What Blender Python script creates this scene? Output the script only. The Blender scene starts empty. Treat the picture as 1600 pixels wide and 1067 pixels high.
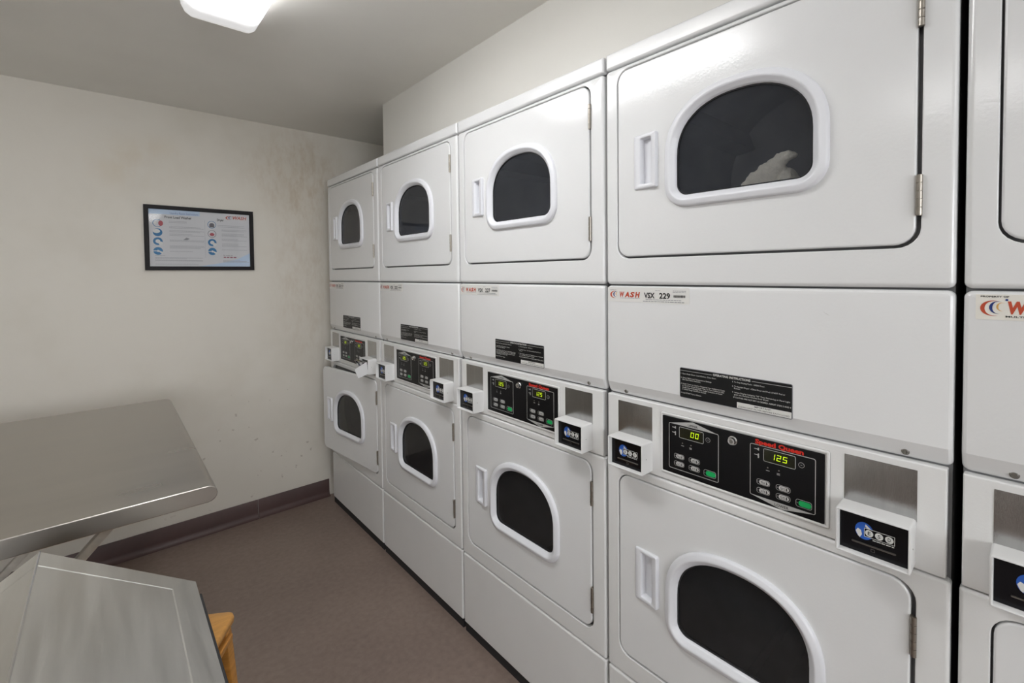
import bpy, bmesh, math, random
from mathutils import Vector, Matrix, noise
random.seed(7)
SC = bpy.context.scene
COL = SC.collection
PI = math.pi

# ------------------------------------------------------------------ camera
cam_d = bpy.data.cameras.new('camera'); cam = bpy.data.objects.new('camera', cam_d); COL.objects.link(cam)
F_PX, PPY = 723.84, 448.02
cam_d.sensor_fit = 'HORIZONTAL'; cam_d.sensor_width = 36.0
cam_d.lens = F_PX*36.0/1600.0
cam_d.shift_y = (PPY-533.5)/1600.0
cam_d.clip_start = 0.02
yw, pt, rl = -0.71822, -0.02737, -0.01046
fwd = Vector((-math.sin(yw)*math.cos(pt), math.cos(yw)*math.cos(pt), math.sin(pt)))
rt = Vector((math.cos(yw), math.sin(yw), 0)); up = rt.cross(fwd)
rt2 = rt*math.cos(rl)+up*math.sin(rl); up2 = -rt*math.sin(rl)+up*math.cos(rl)
M = Matrix((rt2, up2, -fwd)).transposed().to_4x4()
M.translation = Vector((-1.01262, -0.08207, 1.38347))
cam.matrix_world = M
SC.camera = cam

# ------------------------------------------------------------------ world, exposure
w = bpy.data.worlds.new('world'); SC.world = w; w.use_nodes = True
w.node_tree.nodes['Background'].inputs[0].default_value = (0.85, 0.9, 1.0, 1)
w.node_tree.nodes['Background'].inputs[1].default_value = 0.05
SC.view_settings.view_transform = 'Standard'; SC.view_settings.look = 'None'
SC.view_settings.gamma = 1.0; SC.view_settings.use_curve_mapping = False
SC.view_settings.exposure = 0.43
LAMP_STRENGTH = 13.0        # emission of the acrylic lenses of the ceiling fixtures

# ------------------------------------------------------------------ materials
def srgb(r, g, b):
    f = lambda c: (c/255/12.92) if c/255 <= 0.04045 else ((c/255+0.055)/1.055)**2.4
    return (f(r), f(g), f(b), 1)
MATS = {}
def mat(name, col, rough=0.5, metal=0.0, noise_amt=0.0, noise_scale=8.0, bump=0.0, bump_scale=200.0, spec=0.5, emit=None, estr=0, coat=0.0, stretch=None, rough_var=0.0, detail=5):
    m = bpy.data.materials.new(name); m.use_nodes = True; nt = m.node_tree; N = nt.nodes; L = nt.links
    b = N['Principled BSDF']
    b.inputs['Base Color'].default_value = col; b.inputs['Roughness'].default_value = rough
    b.inputs['Metallic'].default_value = metal; b.inputs['Specular IOR Level'].default_value = spec
    b.inputs['Coat Weight'].default_value = coat; b.inputs['Coat Roughness'].default_value = 0.12
    if emit: b.inputs['Emission Color'].default_value = emit; b.inputs['Emission Strength'].default_value = estr
    tc = N.new('ShaderNodeTexCoord')
    vec = tc.outputs['Object']
    if stretch:
        mp = N.new('ShaderNodeMapping'); mp.inputs['Scale'].default_value = stretch
        L.new(vec, mp.inputs['Vector']); vec = mp.outputs['Vector']
    if noise_amt:
        n = N.new('ShaderNodeTexNoise'); n.inputs['Scale'].default_value = noise_scale; n.inputs['Detail'].default_value = detail
        L.new(vec, n.inputs['Vector'])
        r = N.new('ShaderNodeMapRange'); r.inputs[1].default_value = 0.3; r.inputs[2].default_value = 0.7
        r.inputs[3].default_value = 1-noise_amt; r.inputs[4].default_value = 1+noise_amt*0.4
        L.new(n.outputs['Fac'], r.inputs[0])
        mx = N.new('ShaderNodeVectorMath'); mx.operation = 'SCALE'; mx.inputs[0].default_value = col[:3]
        L.new(r.outputs[0], mx.inputs['Scale']); L.new(mx.outputs[0], b.inputs['Base Color'])
        if rough_var:
            r2 = N.new('ShaderNodeMapRange'); r2.inputs[1].default_value = 0.3; r2.inputs[2].default_value = 0.7
            r2.inputs[3].default_value = rough-rough_var; r2.inputs[4].default_value = rough+rough_var
            L.new(n.outputs['Fac'], r2.inputs[0]); L.new(r2.outputs[0], b.inputs['Roughness'])
    if bump:
        n2 = N.new('ShaderNodeTexNoise'); n2.inputs['Scale'].default_value = bump_scale; n2.inputs['Detail'].default_value = 3
        L.new(vec, n2.inputs['Vector'])
        bp = N.new('ShaderNodeBump'); bp.inputs['Strength'].default_value = bump; bp.inputs['Distance'].default_value = 0.002
        L.new(n2.outputs['Fac'], bp.inputs['Height']); L.new(bp.outputs['Normal'], b.inputs['Normal'])
    MATS[name] = m
    return m
WHITE = mat('white_enamel', (0.80, 0.805, 0.81, 1), 0.13, noise_amt=0.03, noise_scale=3, bump=0.10, bump_scale=160, spec=0.5)
WHITE_M = mat('white_panel_paint', (0.79, 0.79, 0.785, 1), 0.32, noise_amt=0.03, noise_scale=4, bump=0.10, bump_scale=300)
PLASTIC = mat('white_plastic', (0.79, 0.80, 0.84, 1), 0.3)
DARKGAP = mat('black_trim_and_shade', (0.02, 0.02, 0.022, 1), 0.7)  # black rubber and trim; also stands in for shade under the dryers
CABINET = mat('cabinet_seam_shade_grey', (0.16, 0.16, 0.165, 1), 0.6)  # shell coloured dark so seams and door grooves look shaded
BLACK = mat('black_overlay', (0.006, 0.006, 0.007, 1), 0.35, spec=0.25)
BLACKP = mat('black_coin_plate', (0.005, 0.005, 0.007, 1), 0.25, spec=0.3)
GREYP = mat('printed_grey', srgb(185, 185, 183), 0.5)
PRINTW = mat('printed_white', srgb(222, 222, 219), 0.5)
PRINTK = mat('printed_black', srgb(25, 25, 27), 0.5)
PRINTG = mat('printed_pale_grey', srgb(150, 150, 155), 0.6)
STICK = mat('sticker_paper', srgb(226, 225, 222), 0.45)
CREAM = mat('sticker_cream', srgb(232, 229, 221), 0.45)
REDP = mat('printed_red', srgb(215, 45, 30), 0.5)
ORANGE = mat('printed_rust_red', srgb(190, 75, 45), 0.5)
NAVY = mat('printed_navy', srgb(25, 50, 120), 0.5)
GOLD = mat('printed_gold', srgb(220, 170, 95), 0.5)
SKYB = mat('printed_blue', srgb(45, 120, 170), 0.5)
BLUE2 = mat('printed_strong_blue', srgb(40, 95, 190), 0.5)
LIGHTBLUE = mat('printed_light_blue', srgb(190, 208, 228), 0.5)
MAUVE = mat('printed_mauve', srgb(150, 60, 85), 0.5)
GREEN = mat('green_start_pad', srgb(20, 175, 95), 0.4)
PADW = mat('pad_white', srgb(205, 205, 203), 0.45)
OLIVE = mat('display_window_dark', srgb(28, 28, 10), 0.2)
SEG = mat('lit_display_segments', srgb(200, 220, 30), 0.5, emit=srgb(190, 225, 20), estr=0.75)
CHROME = mat('chrome', (0.75, 0.75, 0.75, 1), 0.18, metal=1.0)
HINGE = mat('hinge_metal', (0.36, 0.33, 0.29, 1), 0.35, metal=1.0)
SCREWM = mat('screw_metal', (0.30, 0.29, 0.27, 1), 0.35, metal=1.0)
PLATE = mat('brushed_steel_plate', (0.50, 0.50, 0.50, 1), 0.2, metal=1.0, noise_amt=0.1, noise_scale=6, bump=0.12, bump_scale=80, stretch=(1, 12, 1))
STEEL = mat('stainless_steel', (0.46, 0.435, 0.40, 1), 0.32, metal=1.0, noise_amt=0.10, noise_scale=2.2, stretch=(1, 6, 1), rough_var=0.05, detail=2)
STEEL2 = mat('stainless_steel_lid', (0.74, 0.73, 0.70, 1), 0.36, metal=1.0, noise_amt=0.08, noise_scale=5.0, bump=0.10, bump_scale=40, stretch=(10, 1, 1), rough_var=0.06)
GALV = mat('painted_leg_metal', srgb(214, 208, 198), 0.5, noise_amt=0.25, noise_scale=30)
WOOD = mat('varnished_pine', srgb(205, 145, 70), 0.4, noise_amt=0.22, noise_scale=6, stretch=(2, 2, 14))
WOODS = mat('varnished_pine_seat', srgb(212, 155, 82), 0.4, noise_amt=0.18, noise_scale=9, stretch=(2, 14, 2))
FRAME = mat('black_frame', srgb(32, 30, 31), 0.5, spec=0.2)
RUBBER = mat('vinyl_baseboard', srgb(88, 66, 64), 0.42, noise_amt=0.25, noise_scale=5)
CEIL = mat('ceiling_paint', srgb(240, 238, 232), 0.45, noise_amt=0.05, noise_scale=2, bump=0.3, bump_scale=25)
DRUM = mat('drum_metal', (0.30, 0.31, 0.34, 1), 0.5, metal=0.3, noise_amt=0.15, noise_scale=10)
TOWEL = mat('cream_terry', srgb(250, 246, 234), 0.95, noise_amt=0.12, noise_scale=60, bump=1.0, bump_scale=500)
CAST = mat('fixture_body_white', (0.8, 0.8, 0.8, 1), 0.4)

def wall_material():
    m = bpy.data.materials.new('wall_paint'); m.use_nodes = True; nt = m.node_tree; N = nt.nodes; L = nt.links
    b = N['Principled BSDF']; b.inputs['Roughness'].default_value = 0.55
    tc = N.new('ShaderNodeTexCoord')
    base = srgb(226, 221, 211)
    def noi(scale, det, stretch):
        mp = N.new('ShaderNodeMapping'); mp.inputs['Scale'].default_value = stretch
        L.new(tc.outputs['Object'], mp.inputs['Vector'])
        n = N.new('ShaderNodeTexNoise'); n.inputs['Scale'].default_value = scale; n.inputs['Detail'].default_value = det
        n.inputs['Roughness'].default_value = 0.65
        L.new(mp.outputs[0], n.inputs['Vector']); return n.outputs['Fac']
    def rng(src, a, b_, c, d):
        r = N.new('ShaderNodeMapRange'); r.interpolation_type = 'SMOOTHSTEP'
        for i, v in enumerate((a, b_, c, d)): r.inputs[i+1].default_value = v
        L.new(src, r.inputs[0]); return r.outputs[0]
    def blob(cx, cz, rx, rz):
        mp = N.new('ShaderNodeMapping'); mp.vector_type = 'POINT'
        mp.inputs['Location'].default_value = (-cx/rx, 0, -cz/rz); mp.inputs['Scale'].default_value = (1/rx, 0, 1/rz)
        L.new(tc.outputs['Object'], mp.inputs['Vector'])
        ln = N.new('ShaderNodeVectorMath'); ln.operation = 'LENGTH'; L.new(mp.outputs[0], ln.inputs[0])
        return rng(ln.outputs['Value'], 0.25, 1.0, 1.0, 0.0)
    def mul(a, b_):
        x = N.new('ShaderNodeMath'); x.operation = 'MULTIPLY'; L.new(a, x.inputs[0])
        if isinstance(b_, float): x.inputs[1].default_value = b_
        else: L.new(b_, x.inputs[1])
        return x.outputs[0]
    cur = None
    def mix(prev, fac, col):
        x = N.new('ShaderNodeMix'); x.data_type = 'RGBA'; L.new(fac, x.inputs[0])
        if prev is None: x.inputs[6].default_value = base
        else: L.new(prev, x.inputs[6])
        x.inputs[7].default_value = col; return x.outputs[2]
    cur = mix(cur, rng(noi(1.6, 4, (1, 1, 1)), 0.4, 0.75, 0.0, 0.5), srgb(206, 199, 184))
    streak = rng(noi(20.0, 8, (1.5, 1, 0.6)), 0.36, 0.72, 0.15, 1.0)
    cur = mix(cur, mul(mul(streak, blob(-0.12, 2.0, 0.40, 0.34)), 0.36), srgb(178, 150, 112))
    cur = mix(cur, mul(mul(streak, blob(-0.10, 1.45, 0.25, 0.9)), 0.25), srgb(175, 150, 115))
    cur = mix(cur, mul(mul(rng(noi(3, 5, (1, 1, .6)), 0.45, 0.7, 0., 1.), blob(-0.85, 1.95, 0.35, 0.2)), 0.22), srgb(200, 172, 120))
    sp = rng(noi(26, 2, (1, 1, 1)), 0.70, 0.74, 0.0, 1.0)
    cur = mix(cur, mul(mul(sp, blob(-0.35, 0.40, 0.8, 0.55)), 0.35), srgb(120, 95, 75))
    L.new(cur, b.inputs['Base Color'])
    n2 = noi(28, 4, (1, 1, 1)); bp = N.new('ShaderNodeBump'); bp.inputs['Strength'].default_value = 0.12; bp.inputs['Distance'].default_value = 0.004
    L.new(n2, bp.inputs['Height']); L.new(bp.outputs[0], b.inputs['Normal'])
    return m
WALL = wall_material()
WALL2 = mat('wall_paint_clean', srgb(222, 220, 214), 0.5, noise_amt=0.03, noise_scale=3, bump=0.15, bump_scale=30)

def floor_material():
    m = bpy.data.materials.new('floor_vinyl'); m.use_nodes = True; nt = m.node_tree; N = nt.nodes; L = nt.links
    b = N['Principled BSDF']; b.inputs['Roughness'].default_value = 0.42
    tc = N.new('ShaderNodeTexCoord')
    n = N.new('ShaderNodeTexNoise'); n.inputs['Scale'].default_value = 45; n.inputs['Detail'].default_value = 6
    n1 = N.new('ShaderNodeTexNoise'); n1.inputs['Scale'].default_value = 2.2; n1.inputs['Detail'].default_value = 4
    v = N.new('ShaderNodeTexVoronoi'); v.inputs['Scale'].default_value = 60
    for x in (n, n1, v): L.new(tc.outputs['Object'], x.inputs['Vector'])
    cr = N.new('ShaderNodeValToRGB'); cr.color_ramp.elements[0].position = 0.32; cr.color_ramp.elements[1].position = 0.7
    cr.color_ramp.elements[0].color = srgb(122, 106, 98); cr.color_ramp.elements[1].color = srgb(146, 129, 119)
    a = N.new('ShaderNodeMath'); a.operation = 'MULTIPLY_ADD'; a.inputs[1].default_value = 0.5
    h = N.new('ShaderNodeMath'); h.operation = 'MULTIPLY'; h.inputs[1].default_value = 0.5
    L.new(n.outputs['Fac'], h.inputs[0]); L.new(n1.outputs['Fac'], a.inputs[0]); L.new(h.outputs[0], a.inputs[2])
    L.new(a.outputs[0], cr.inputs[0]); L.new(cr.outputs[0], b.inputs['Base Color'])
    bp = N.new('ShaderNodeBump'); bp.inputs['Strength'].default_value = 0.10; bp.inputs['Distance'].default_value = 0.002
    L.new(v.outputs['Distance'], bp.inputs['Height']); L.new(bp.outputs[0], b.inputs['Normal'])
    return m
FLOOR = floor_material()

def glass_material(name, tint, haze=0.0, hcol=(0.5, 0.5, 0.52, 1)):
    m = bpy.data.materials.new(name); m.use_nodes = True; nt = m.node_tree; N = nt.nodes; L = nt.links
    N.remove(N['Principled BSDF'])
    t = N.new('ShaderNodeBsdfTransparent'); t.inputs[0].default_value = tint
    g = N.new('ShaderNodeBsdfGlossy'); g.inputs['Roughness'].default_value = 0.04
    fr = N.new('ShaderNodeFresnel'); fr.inputs[0].default_value = 1.45
    mx = N.new('ShaderNodeMixShader'); L.new(fr.outputs[0], mx.inputs[0]); L.new(t.outputs[0], mx.inputs[1]); L.new(g.outputs[0], mx.inputs[2])
    out = mx.outputs[0]
    if haze:     # lint dust on the pane
        df = N.new('ShaderNodeBsdfDiffuse'); df.inputs[0].default_value = hcol
        tc = N.new('ShaderNodeTexCoord'); n = N.new('ShaderNodeTexNoise'); n.inputs['Scale'].default_value = 9; n.inputs['Detail'].default_value = 6
        L.new(tc.outputs['Object'], n.inputs['Vector'])
        r = N.new('ShaderNodeMapRange'); r.inputs[1].default_value = 0.3; r.inputs[2].default_value = 0.7; r.inputs[3].default_value = haze*0.75; r.inputs[4].default_value = haze*1.25
        L.new(n.outputs['Fac'], r.inputs[0])
        m2 = N.new('ShaderNodeMixShader'); L.new(r.outputs[0], m2.inputs[0]); L.new(out, m2.inputs[1]); L.new(df.outputs[0], m2.inputs[2]); out = m2.outputs[0]
    L.new(out, N['Material Output'].inputs[0]); return m
GLASS = glass_material('door_glass', (0.95, 0.95, 0.96, 1), 0.055, (0.42, 0.46, 0.55, 1))
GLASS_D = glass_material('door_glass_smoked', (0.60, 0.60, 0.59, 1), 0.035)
PGLASS = glass_material('poster_glass', (0.97, 0.97, 0.97, 1))

def lens_material(strength, hl=0.64):
    m = bpy.data.materials.new('acrylic_lens_lit'); m.use_nodes = True; nt = m.node_tree; N = nt.nodes; L = nt.links
    b = N['Principled BSDF']; b.inputs['Base Color'].default_value = (0.8, 0.8, 0.8, 1); b.inputs['Roughness'].default_value = 0.3
    b.inputs['Emission Color'].default_value = (0.985, 0.99, 1.0, 1)
    b.inputs['Emission Strength'].default_value = strength
    # the tubes stop short of the lens ends, which glow less
    tc = N.new('ShaderNodeTexCoord'); sx = N.new('ShaderNodeSeparateXYZ'); L.new(tc.outputs['Object'], sx.inputs[0])
    ab = N.new('ShaderNodeMath'); ab.operation = 'ABSOLUTE'; L.new(sx.outputs['Y'], ab.inputs[0])
    r = N.new('ShaderNodeMapRange'); r.interpolation_type = 'SMOOTHSTEP'
    for i, v in enumerate((hl-0.30, hl-0.07, strength, 0.36)): r.inputs[i+1].default_value = v
    L.new(ab.outputs[0], r.inputs[0]); L.new(r.outputs[0], b.inputs['Emission Strength'])
    return m
LENSSIDE = lens_material(5.0, 0.66); LENSSIDE.name = 'acrylic_lens_side'
LENSEND = mat('acrylic_lens_end', (0.62, 0.63, 0.65, 1), 0.3, emit=(1, 0.98, 0.95, 1), estr=0.35)

# ------------------------------------------------------------------ mesh helpers
def link(name, me, m, parent=None, loc=None):
    o = bpy.data.objects.new(name, me); COL.objects.link(o)
    if m is not None and not me.materials: me.materials.append(m)
    if parent is not None: o.parent = parent
    if loc is not None: o.location = loc
    return o
def finish(bm, name, m, parent=None, smooth=True, angle=32, wn=False, loc=None):
    bmesh.ops.remove_doubles(bm, verts=bm.verts, dist=1e-6)
    bmesh.ops.recalc_face_normals(bm, faces=bm.faces)
    me = bpy.data.meshes.new(name)
    bm.to_mesh(me); bm.free()
    if smooth:
        for p in me.polygons: p.use_smooth = True
        me.set_sharp_from_angle(angle=math.radians(angle))
    o = link(name, me, m, parent, loc)
    if wn:
        md = o.modifiers.new('wn', 'WEIGHTED_NORMAL'); md.keep_sharp = True
    return o
def face_to(o, d):
    d = Vector(d)
    if o.data.polygons[0].normal.dot(d) < 0:
        o.data.flip_normals()
def empty(name, loc, label=None, cat=None, group=None):
    o = bpy.data.objects.new(name, None); COL.objects.link(o); o.location = loc; o.empty_display_size = 0.1
    if label: o['label'] = label
    if cat: o['category'] = cat
    if group: o['group'] = group
    return o
def box(bm, a, b, bev=0.0, seg=2, rot=None, piv=None):
    r = bmesh.ops.create_cube(bm, size=1.0)
    vs = r['verts']
    c = Vector([(a[i]+b[i])/2 for i in range(3)]); s = [abs(b[i]-a[i]) for i in range(3)]
    for v in vs: v.co = Vector((v.co.x*s[0], v.co.y*s[1], v.co.z*s[2]))+c
    if bev:
        es = list({e for v in vs for e in v.link_edges})
        r2 = bmesh.ops.bevel(bm, geom=es, offset=bev, segments=seg, affect='EDGES', profile=0.5)
        vs = list({v for f in r2['faces'] for v in f.verts} | {v for v in vs if v.is_valid})
    if rot is not None:
        p = Vector(piv) if piv else c
        allv = set(vs)
        for v in allv: v.co = rot @ (v.co-p)+p
    return vs
def bar(bm, p, q, wx, wy, bev=0.0, upv=(0, 0, 1)):
    p = Vector(p); q = Vector(q); d = q-p; L = d.length
    z = d.normalized(); x = Vector(upv).cross(z)
    if x.length < 1e-4: x = Vector((1, 0, 0)).cross(z)
    x.normalize(); y = z.cross(x)
    R = Matrix((x, y, z)).transposed()
    before = set(bm.verts)
    box(bm, (-wx/2, -wy/2, 0), (wx/2, wy/2, L), bev, 2)
    for v in bm.verts:
        if v not in before: v.co = R @ v.co+p
def cyl(bm, p, q, r, n=20, cap=True, r2=None):
    p = Vector(p); q = Vector(q); z = (q-p).normalized()
    x = Vector((0, 0, 1)).cross(z)
    if x.length < 1e-4: x = Vector((1, 0, 0))
    x.normalize(); y = z.cross(x); r2 = r if r2 is None else r2
    a = [bm.verts.new(p+(x*math.cos(t)+y*math.sin(t))*r) for t in [2*PI*i/n for i in range(n)]]
    b = [bm.verts.new(q+(x*math.cos(t)+y*math.sin(t))*r2) for t in [2*PI*i/n for i in range(n)]]
    for i in range(n): bm.faces.new((a[i], a[(i+1) % n], b[(i+1) % n], b[i]))
    if cap: bm.faces.new(a); bm.faces.new(b[::-1])
def rr(s0, s1, z0, z1, r, d=0.0, n=6):
    """rounded rectangle loop in (s, z), inset by d"""
    r = max(r-d, 0.0006); s0 += d; s1 -= d; z0 += d; z1 -= d
    pts = []
    for cx, cz, a0 in ((s1-r, z0+r, -90), (s1-r, z1-r, 0), (s0+r, z1-r, 90), (s0+r, z0+r, 180)):
        for i in range(n+1):
            a = math.radians(a0+90*i/n); pts.append((cx+r*math.cos(a), cz+r*math.sin(a)))
    return pts
def dshape(cs, hw, z0, zs, zt, r, d=0.0, n=7, m=28):
    """window outline: flat bottom, round lower corners, arched top; inset by d"""
    hw -= d; z0 += d; zt -= d; r = max(r-d, 0.002)
    pts = []
    for i in range(n+1):
        a = math.radians(-90+90*i/n); pts.append((cs+hw-r+r*math.cos(a), z0+r+r*math.sin(a)))
    for i in range(m+1):
        a = PI*i/m
        c, s_ = math.cos(a), math.sin(a)
        e = 0.88
        pts.append((cs+hw*math.copysign(abs(c)**e, c), zs+(zt-zs)*abs(s_)**e))
    for i in range(n+1):
        a = math.radians(180+90*i/n); pts.append((cs-hw+r+r*math.cos(a), z0+r+r*math.sin(a)))
    return pts
def ring_verts(bm, loop, x):
    if callable(x): return [bm.verts.new((x(s, z), -s, z)) for s, z in loop]
    return [bm.verts.new((x, -s, z)) for s, z in loop]
def strip(bm, A, B):
    n = len(A)
    for i in range(n):
        try: bm.faces.new((A[i], A[(i+1) % n], B[(i+1) % n], B[i]))
        except ValueError: pass
def loft(bm, loops, cap0=False, cap1=False):
    """loops: [(points, x), ...] same point count"""
    R = [ring_verts(bm, l, x) for l, x in loops]
    for a, b in zip(R, R[1:]): strip(bm, a, b)
    if cap0: bm.faces.new(R[0])
    if cap1: bm.faces.new(R[-1])
    return R
def fill_between(bm, *rims):
    es = []
    for R in rims:
        n = len(R)
        for i in range(n):
            e = bm.edges.get((R[i], R[(i+1) % n])) or bm.edges.new((R[i], R[(i+1) % n])); es.append(e)
    bmesh.ops.triangle_fill(bm, edges=es, use_beauty=True, use_dissolve=False)
EDGE = ((0.0, 1.0), (0.08, 0.62), (0.29, 0.29), (0.62, 0.08), (1.0, 0.0))   # (inset, depth) of a rounded edge
def panel(bm, args, depth=0.03, er=0.008, xf=0.0, hole=None, hole_depth=0.012, hole_er=0.002, extra=None):
    """sheet metal panel: rounded outline, rounded front edge, optional hole. args of rr; hole = function d -> loop"""
    L = [(rr(*args), xf+depth)]+[(rr(*args, d=er*a), xf+er*b) for a, b in EDGE]
    R = loft(bm, L)
    if hole is None:
        bm.faces.new(R[-1])
    else:
        H = [(hole(-hole_er*a), xf+hole_er*b) for a, b in reversed(EDGE)]
        H = [(hole(-hole_er*(1-a2)), xf+hole_er*b2) for a2, b2 in ((0.0, 0.0), (0.4, 0.1), (0.8, 0.5), (1.0, 1.0))]+[(hole(0), xf+hole_depth)]
        RH = loft(bm, H)
        rims = [R[-1], RH[0]]
        if extra: rims.append(loft(bm, [(extra, xf), (extra, xf+0.004)])[0])
        fill_between(bm, *rims)
def flat(bm, loop, x, th=0.0006):
    loft(bm, [(loop, x+th), (loop, x)], cap1=True)
def frame_ring(bm, outer, inner, x, th=0.0006):
    A = ring_verts(bm, outer, x); B = ring_verts(bm, inner, x); strip(bm, A, B)
    A2 = ring_verts(bm, outer, x+th); strip(bm, A2, A)

TEXT_CACHE = {}
def text_geo(body, size, shear=0.0, bold=0.0, space=1.0):
    key = (body, size, shear, bold, space)
    if key not in TEXT_CACHE:
        cu = bpy.data.curves.new('t', 'FONT'); cu.body = body; cu.size = size; cu.shear = shear; cu.offset = bold
        cu.space_character = space; cu.resolution_u = 2
        o = bpy.data.objects.new('t', cu); COL.objects.link(o)
        me = bpy.data.meshes.new_from_object(o.evaluated_get(bpy.context.evaluated_depsgraph_get()))
        TEXT_CACHE[key] = ([v.co.copy() for v in me.vertices], [tuple(p.vertices) for p in me.polygons])
        bpy.data.objects.remove(o); bpy.data.curves.remove(cu); bpy.data.meshes.remove(me)
    return TEXT_CACHE[key]
def text(bm, body, width, height, P, anchor='l', shear=0.0, bold=0.0, space=1.0):
    """text fitted into width x height (capital height); P maps (a, b) to a point"""
    V, Fc = text_geo(body, 1.0, shear, bold, space)
    x0 = min(v.x for v in V); x1 = max(v.x for v in V)
    y0, y1 = 0.0, max(v.y for v in V)
    sx = width/(x1-x0) if width else height/(y1-y0); sy = height/(y1-y0)
    vs = [bm.verts.new(P((v.x-x0)*sx, v.y*sy)) for v in V]
    for f in Fc:
        try: bm.faces.new([vs[i] for i in f])
        except ValueError: pass
def SP(s, z, x): return lambda a, b: (x, -(s+a), z+b)
def crescent(cs, cz, rx, rz, th, a0=75, a1=300, n=18, shift=0.0):
    out, inn = [], []
    for i in range(n+1):
        t = i/n; a = math.radians(a0+(a1-a0)*t); k = math.sin(PI*t)
        out.append((cs+rx*math.cos(a), cz+rz*math.sin(a)))
        inn.append((cs+(rx-th*k)*math.cos(a)+shift*k, cz+(rz-th*0.5*k)*math.sin(a)))
    return out+inn[::-1]
def bars(bm, s0, s1, z, h, x, seed=0, mapf=None, wmin=2.0, wmax=6.0, gap=0.8):
    """a line of lettering too small to read: word-like strokes"""
    rnd = random.Random(seed); s = s0
    while s < s1-h:
        wd = min(rnd.uniform(wmin, wmax)*h, s1-s)
        mf = mapf or (lambda a, b: (x, -a, b))
        vs = [bm.verts.new(mf(*p)) for p in ((s, z), (s+wd, z), (s+wd, z+h), (s, z+h))]
        bm.faces.new(vs); s += wd+gap*h
def quad(bm, s0, s1, z0, z1, x, mapf=None):
    mf = mapf or (lambda a, b: (x, -a, b))
    bm.faces.new([bm.verts.new(mf(*p)) for p in ((s0, z0), (s1, z0), (s1, z1), (s0, z1))])
def ell(cs, cz, rx, rz, n=24): return [(cs+rx*math.cos(2*PI*i/n), cz+rz*math.sin(2*PI*i/n)) for i in range(n)]
def polyf(bm, pts, x): bm.faces.new([bm.verts.new((x, -s, z)) for s, z in pts])

# ------------------------------------------------------------------ room
YF, ZC, XL, XR, YB = 2.8709, 2.2621, -2.95, 0.80, -3.3
def struct(name, a, b, m, bev=0):
    bm = bmesh.new(); box(bm, a, b, bev)
    o = finish(bm, name, m, smooth=False); o['kind'] = 'structure'; return o
struct('floor', (XL-.1, YB-.1, -0.1), (XR+.1, YF+.1, 0), FLOOR)
struct('ceiling', (XL-.1, YB-.1, ZC), (XR+.1, YF+.1, ZC+.1), CEIL)
struct('wall_far', (XL-.1, YF, 0), (XR+.1, YF+.1, ZC), WALL)
struct('wall_left', (XL-.1, YB, 0), (XL, YF, ZC), WALL2)
struct('wall_back', (XL, YB-.1, 0), (XR, YB, ZC), WALL2)
struct('wall_right', (XR, YB, 0), (XR+.1, YF, ZC), WALL2)
struct('wall_upper', (0.080, YB, 1.985), (XR, 2.1654, ZC), WALL2)
# invented glowing panes behind the camera, added as fill light, built as a window
FILLPANE = mat('added_fill_pane', (0.8, 0.85, 0.9, 1), 0.4, emit=(0.93, 0.96, 1.0, 1), estr=7.0)
wf = struct('added_fill_window', (-2.90, YB, 1.10), (-0.74, YB+0.03, 2.12), CAST)
for i in range(3):
    a = -2.85+0.70*i
    bm = bmesh.new(); box(bm, (a, YB+0.025, 1.16), (a+0.64, YB+0.034, 2.06), 0.001)
    finish(bm, 'pane', FILLPANE, wf, smooth=False)
# cove baseboards: profile extruded; far wall is made of lengths with visible joints
PROF = [(0.0, 0.1029), (0.004, 0.1029), (0.006, 0.100), (0.0065, 0.030), (0.010, 0.014), (0.020, 0.004), (0.028, 0.0), (0.0, 0.0)]
def baseboard(name, p0, p1, nrm):
    bm = bmesh.new(); p0 = Vector(p0); p1 = Vector(p1); nrm = Vector(nrm)
    A = [bm.verts.new(p0+nrm*a+Vector((0, 0, b))) for a, b in PROF]
    B = [bm.verts.new(p1+nrm*a+Vector((0, 0, b))) for a, b in PROF]
    strip(bm, A, B); bm.faces.new(A); bm.faces.new(B[::-1])
    o = finish(bm, name, RUBBER, angle=50); o['kind'] = 'structure'; return o
bb = baseboard('baseboard_far', (XL+.03, YF, 0), (-1.62, YF, 0), (0, -1, 0))
for x0, x1 in ((-1.618, -0.392), (-0.390, 0.012)):
    p = baseboard('baseboard_length', (x0, YF, 0), (x1, YF, 0), (0, -1, 0)); del p['kind']; p.parent = bb
baseboard('baseboard_left', (XL, YB, 0), (XL, YF, 0), (1, 0, 0))
baseboard('baseboard_back', (XL+.03, YB, 0), (XR, YB, 0), (0, 1, 0))

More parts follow.
